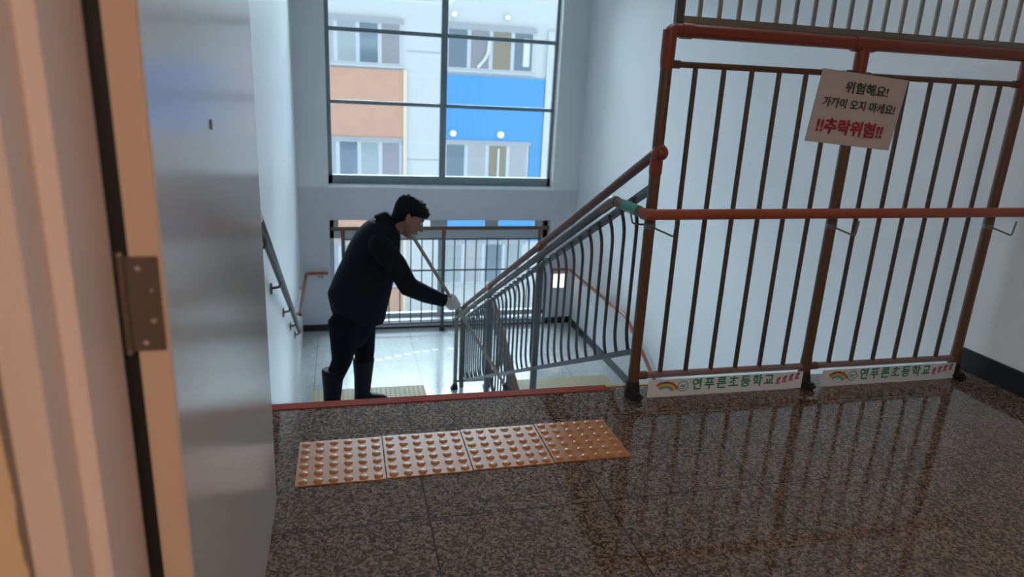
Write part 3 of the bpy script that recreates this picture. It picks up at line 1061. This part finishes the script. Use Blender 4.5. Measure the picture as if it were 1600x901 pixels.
def head(mb):
    # sections along the head's own up axis: u, centre forward, half length, half width
    sec = [(-.128, .052, .022, .020), (-.118, .050, .038, .036), (-.095, .040, .055, .050), (-.065, .024, .074, .061), (-.030, .008, .092, .069),
           (.005, .000, .100, .074), (.040, -.004, .102, .076), (.070, -.006, .096, .073), (.098, -.008, .080, .062), (.118, -.010, .052, .042), (.128, -.010, .020, .018)]
    rings = []
    for (u, cf, a, b) in sec:
        rings.append([hp(cf + a * math.cos(2 * PI * i / 24), b * math.sin(2 * PI * i / 24), u) for i in range(24)])
    mb.loft(rings)
    # nose, brow, lips, chin, ears
    mb.tube([hp(.094, 0, .012), hp(.106, 0, -.012), hp(.122, 0, -.038), hp(.108, 0, -.047)], [.008, .010, .0135, .008], 10)
    for s in (-1, 1):
        mb.tube([hp(.092, s * .012, .018), hp(.090, s * .03, .022), hp(.076, s * .048, .014)], [.008, .009, .006], 8)
        mb.ball(hp(.100, s * .011, -.043), .008)
        e = [hp(-.002, s * .070, .018), hp(-.016, s * .083, .022), hp(-.020, s * .086, .0), hp(-.010, s * .080, -.024), hp(.004, s * .071, -.034)]
        mb.tube(e, [.007, .0085, .008, .0085, .007], 8)
        mb.tube([hp(-.004, s * .068, 0), hp(-.012, s * .078, -.004)], [.014, .012], 8)
        mb.tube([hp(.070, s * .034, -.03), hp(.052, s * .052, -.035)], [.018, .014], 8)
    mb.tube([hp(.093, -.022, -.070), hp(.104, 0, -.068), hp(.093, .022, -.070)], [.005, .0075, .005], 8)
    mb.tube([hp(.088, -.018, -.081), hp(.100, 0, -.081), hp(.088, .018, -.081)], [.005, .008, .005], 8)
    mb.ball(hp(.082, 0, -.112), .017)
    # neck
    mb.tube([hp(-.02, 0, -.02), hp(-.02, 0, -.09), Vector((.285, PY, .40)), Vector((.25, PY, .35))], [.056, .057, .062, .075], 16)


LEG_N = [((.000, PY - .085, -.25), .112), ((-.010, PY - .088, -.38), .092), ((-.030, PY - .092, -.53), .064), ((-.085, PY - .085, -.66), .056), ((-.108, PY - .075, -.86), .045)]
LEG_F = [((.100, PY + .075, -.25), .110), ((.112, PY + .078, -.38), .092), ((.128, PY + .085, -.53), .068), ((.122, PY + .09, -.66), .056), ((.115, PY + .095, -.86), .045)]

body = MB()
rings = [ring_xy(cx, PY, z, a - .02, b - .02, 20) for (z, cx, a, b) in tor]
body.loft(rings)
limb(body, arm_r, -.012)
limb(body, arm_l, -.012)
limb(body, LEG_N, -.012)
limb(body, LEG_F, -.012)
body.loft([ring_xy(.05, PY, -.42, .06, .09), ring_xy(.05, PY, -.36, .12, .15), ring_xy(.07, PY, -.22, .15, .16)])
for (p, r), dx in ((LEG_N[-1], 0), (LEG_F[-1], 0)):
    body.tube([Vector(p), Vector((p[0] + .03, p[1], ZT6 + .05)), Vector((p[0] + .15, p[1], ZT6 + .035))], [.04, .042, .028], 10)
hand_grip(body, -.001)
hand_relaxed(body)
head(body)
man = meshobj('person', remeshed(body, .0052, 3), M['skin'])
tag(man, 'person in dark jacket, trousers and boots bending over a long mop stick on the stairs', 'person')

jk = MB()
jk.loft([ring_xy(cx, PY, z, a, b, 24, 0.0 if z > -.1 else -.10, 2.3) for (z, cx, a, b) in tor])
limb(jk, arm_r, .006)
limb(jk, arm_l, .006)
# soft folds over back and sleeve
for (a, b, r) in (((-.09, PY - .10, -.02), (.05, PY - .17, -.10), .02), ((.02, PY - .14, .20), (.18, PY - .19, .12), .018), ((.34, PY - .29, .08), (.44, PY - .29, .05), .016), ((.40, PY - .29, -.02), (.47, PY - .28, .03), .016)):
    jk.tube([a, Vector(a).lerp(Vector(b), .5) + Vector((0, -.006, 0)), b], [r * .5, r, r * .5], 8)
jm = remeshed(jk, .009, 9)
jacket = meshobj('jacket', jm, M['jacket'], man)
cl = MB()
ringsC = []
for (t, a, b) in ((0, .092, .098), (.35, .083, .088), (.75, .070, .078), (1, .060, .072)):
    cc = Vector((.262, PY, .395)).lerp(Vector((.325, PY, .450)), t)
    ax = Vector((.62, 0, .78))
    ux = Vector((.78, 0, -.62))
    ringsC.append([cc + ux * (a * math.cos(2 * PI * i / 24)) + Vector((0, 1, 0)) * (b * math.sin(2 * PI * i / 24)) for i in range(24)])
cl.loft(ringsC)
meshobj('jacket_collar', remeshed(cl, .008, 3), M['jacket'], jacket)
cf = MB().tube([WRR.lerp(ELR, .07), WRR.lerp(ELR, -.02)], [.046, .045], 14).tube([WRL.lerp(ELL, .07), WRL.lerp(ELL, -.02)], [.046, .045], 14)
cf.build('cuff', M['jacket'], jacket, smooth=True)

tr = MB()
limb(tr, LEG_N[:4], .004)
limb(tr, LEG_F[:4], .004)
tr.loft([ring_xy(.05, PY, -.44, .07, .10), ring_xy(.05, PY, -.36, .125, .155), ring_xy(.07, PY, -.20, .155, .165)])
meshobj('trousers', remeshed(tr, .009, 4), M['trousers'], man)
for (L, kx) in ((LEG_N, -.088), (LEG_F, .122)):
    y = L[3][0][1]
    bt = MB()
    bt.loft([ring_xy(kx, y, -.585, .078, .072), ring_xy(kx - .002, y, -.62, .074, .070), ring_xy(kx - .006, y, -.74, .064, .062), ring_xy(kx - .014, y, -.86, .056, .052), ring_xy(kx - .010, y, -.91, .062, .050), ring_xy(kx, y, ZT6 + .012, .066, .046)])
    bt.tube([Vector((kx - .03, y, ZT6 + .045)), Vector((kx + .06, y, ZT6 + .050)), Vector((kx + .13, y, ZT6 + .042)), Vector((kx + .165, y, ZT6 + .036))], [.040, .046, .042, .024], 14)
    bo = meshobj('boot', remeshed(bt, .008, 3), M['boot'], man)
    MB().loft([ring_xy(kx + .045, y, ZT6, .135, .046), ring_xy(kx + .045, y, ZT6 + .018, .136, .047)]).build('boot_sole', M['rubber_and_shade'], bo, smooth=True)
gv = MB()
hand_grip(gv, .002)
limb(gv, [(WRR.lerp(ELR, .08), .030), (WRR, .034), (WRR.lerp(HANDC, .5), .033)])
meshobj('work_glove', remeshed(gv, .003, 1), M['glove'], man)
gv = MB()
hand_relaxed(gv, .002)
limb(gv, [(WRL.lerp(ELL, .08), .030), (WRL, .032)])
meshobj('work_glove', remeshed(gv, .003, 1), M['glove'], man)

# hair: cap over the skull, leaving the face free
hr = MB()
sec = [(-.078, -.060, .026, .048), (-.055, -.060, .042, .060), (-.030, -.045, .062, .073), (.000, -.038, .077, .081), (.030, -.026, .096, .085), (.052, -.004, .118, .086), (.080, -.004, .118, .084), (.104, -.008, .098, .073), (.124, -.012, .066, .050), (.134, -.014, .026, .022)]
hr.loft([[hp(cf + a * math.cos(2 * PI * i / 24), b * math.sin(2 * PI * i / 24), u) for i in range(24)] for (u, cf, a, b) in sec])
for i in range(150):
    th = random.uniform(0, 2 * PI)
    q = random.choice(sec[4:9])
    root = hp(q[1] + q[2] * .92 * math.cos(th), q[3] * .92 * math.sin(th), q[0])
    out = (root - hp(-.01, 0, .02)).normalized()
    hr.tube([root - out * .004, root + out * .005 + Vector((random.uniform(-.008, .008), random.uniform(-.008, .008), random.uniform(-.006, .006)))], [.012, .005], 6)
meshobj('hair', remeshed(hr, .0045, 2), M['hair'], man)
for s in (-1, 1):
    MB().tube([hp(.097, s * .018, .026), hp(.094, s * .032, .030), hp(.080, s * .048, .022)], [.003, .004, .002], 6).build('eyebrow', M['hair'], man, smooth=True)
    MB().ball(hp(.086, s * .031, .004), .0095, (1, 1, .7)).build('eye', M['mark'], man, smooth=True)

# mop
mop = thing('mop', HANDC + SD * .75, 'long thin mop stick slanting from the person\'s chin through the gloved hand to the stairs', 'mop')
top = HANDC - SD * .53
k = (-0.80 + .05 - HANDC.z) / SD.z
bot = HANDC + SD * k
MB().tube([top, bot], .0115, 12).build('mop_handle', M['stick'], mop, smooth=True)
MB().ball(top, .0125).build('end_cap', M['stick'], mop, smooth=True)
MB().tube([bot - SD * .05, bot], [.017, .022], 12).build('ferrule', M['mophead'], mop, smooth=True)
mh = MB()
for i in range(26):
    a = 2 * PI * i / 26
    r = .028 + .022 * random.random()
    mh.tube([bot + Vector((.008 * math.cos(a), .008 * math.sin(a), .01)), bot + Vector((r * .7 * math.cos(a), r * .7 * math.sin(a), -.02)), Vector((bot.x + r * math.cos(a), bot.y + r * math.sin(a), -.794))], .006, 6)
mh.build('mop_head', M['mophead'], mop, smooth=True)

# ------------------------------------------------------------------ building across the yard
FY = 21.0
bl = thing('school_building', (3.0, FY, -7.4), 'white building with orange and blue panels seen through the windows', 'building')
MB().box(-7, 12, FY, FY + 8, -7.4, 4.6).build('wall', M['f_white'], bl)


def panel(x0, x1, z0, z1, m, name='panel'):
    return MB().box(x0, x1, FY - .06, FY + .02, z0, z1).build(name, M[m], bl)


for (z0, z1) in ((-.27, 1.65), (-3.55, -1.66), (-6.9, -4.95)):
    panel(-6.5, 1.80, z0, z1, 'f_orange')
    MB().box(1.80, 1.90, FY - .075, FY + .02, z0 - 1.25, z1 + .02).build('panel_trim', M['f_cream'], bl)
panel(3.02, 6.10, -.33, 1.62, 'f_blue')
panel(5.72, 6.10, -1.7, -.33, 'f_blue')
panel(3.02, 6.45, -3.42, -1.62, 'f_blue')
MB().box(6.12, 6.45, FY - .10, FY + .02, -1.7, 3.0).build('panel_trim', M['f_white'], bl)
for z in (3.6, 2.2, .75, -.9):
    MB().box(1.9, 3.02, FY - .012, FY, z - .012, z + .012).build('joint_line', M['f_lintel'], bl)


def fwin(x0, x1, z0, z1, panes):
    fr_ = MB().box(x0, x1, FY - .05, FY + .05, z0, z1)
    w_ = fr_.build('facade_window', M['f_frame'], bl)
    MB().box(x0 - .03, x1 + .05, FY - .09, FY + .02, z1 - .06, z1 + .06).build('lintel', M['f_lintel'], w_)
    MB().box(x0 - .03, x1 + .05, FY - .10, FY + .02, z0 - .05, z0).build('sill', M['f_frame'], w_)
    n = len(panes)
    s = (x1 - x0) / n
    for i, m in enumerate(panes):
        MB().box(x0 + s * i + .055, x0 + s * (i + 1) - .055, FY - .054, FY, z0 + .07, z1 - .09).build('pane', M[m], w_)
    return w_


rowz = ((1.76, 2.98), (-1.60, -.33), (-4.85, -3.45))
for i, (z0, z1) in enumerate(rowz):
    fwin(-.72, 1.74, z0, z1, [['p_blind', 'p_grey', 'p_dark', 'p_mauve'], ['p_grey', 'p_dark', 'p_grey', 'p_mauve'], ['p_grey', 'p_mauve', 'p_dark', 'p_grey']][i])
    fwin(-4.4, -1.4, z0, z1, ['p_grey', 'p_dark', 'p_grey', 'p_blind'])
    w_ = fwin(3.05, 5.70, z0, z1, [['p_dark', 'p_mauve', 'p_brown', 'p_dark'], ['p_dark', 'p_blind', 'p_brown', 'p_blind'], ['p_grey', 'p_blind', 'p_dark', 'p_grey']][i])
    if i == 0:
        MB().tube(bend([(4.32, FY - .08, 2.72), (4.28, FY - .08, 2.2), (3.98, FY - .08, 1.85)], .3), .045, 8).build('curtain', M['curtain'], w_, smooth=True)
        MB().box(5.36, 5.56, FY - .08, FY - .055, 1.95, 2.75, .01).build('curtain', M['curtain'], w_)
    if i == 1:
        MB().box(4.70, 4.76, FY - .08, FY - .055, -1.5, -.5, .01).build('curtain', M['curtain'], w_)
    fwin(7.0, 10.0, z0, z1, ['p_grey', 'p_dark', 'p_grey', 'p_blind'])
for (x, z, r, l) in ((3.29, -.08, .10, 'round white lamp on the blue panel nearest the white column'), (4.765, -.075, .11, 'round white lamp on the blue panel farther from the white column'),
                     (3.25, 3.29, .085, 'small round ring lamp above the upper windows, nearest the window mullion'), (4.83, 3.295, .075, 'small round ring lamp above the upper windows, beside the window edge')):
    t = thing('lamp_or_glint', (x, FY - .06, z), l, 'lamp', 'round lamps on the building across')
    MB().disc((x, FY + .0, z), (0, -1, 0), r, .12, 20).build('housing', M['lamp_ring'], t, smooth=True)
    MB().ball((x, FY - .12, z), r * .72, (1, .5, 1)).build('lens', M['lamp_white'], t, smooth=True)
struct('ground', MB().box(-30, 40, YF + .25, 60, -7.6, -7.4), M['snow'], 'pale ground of the yard between the buildings', 'ground')
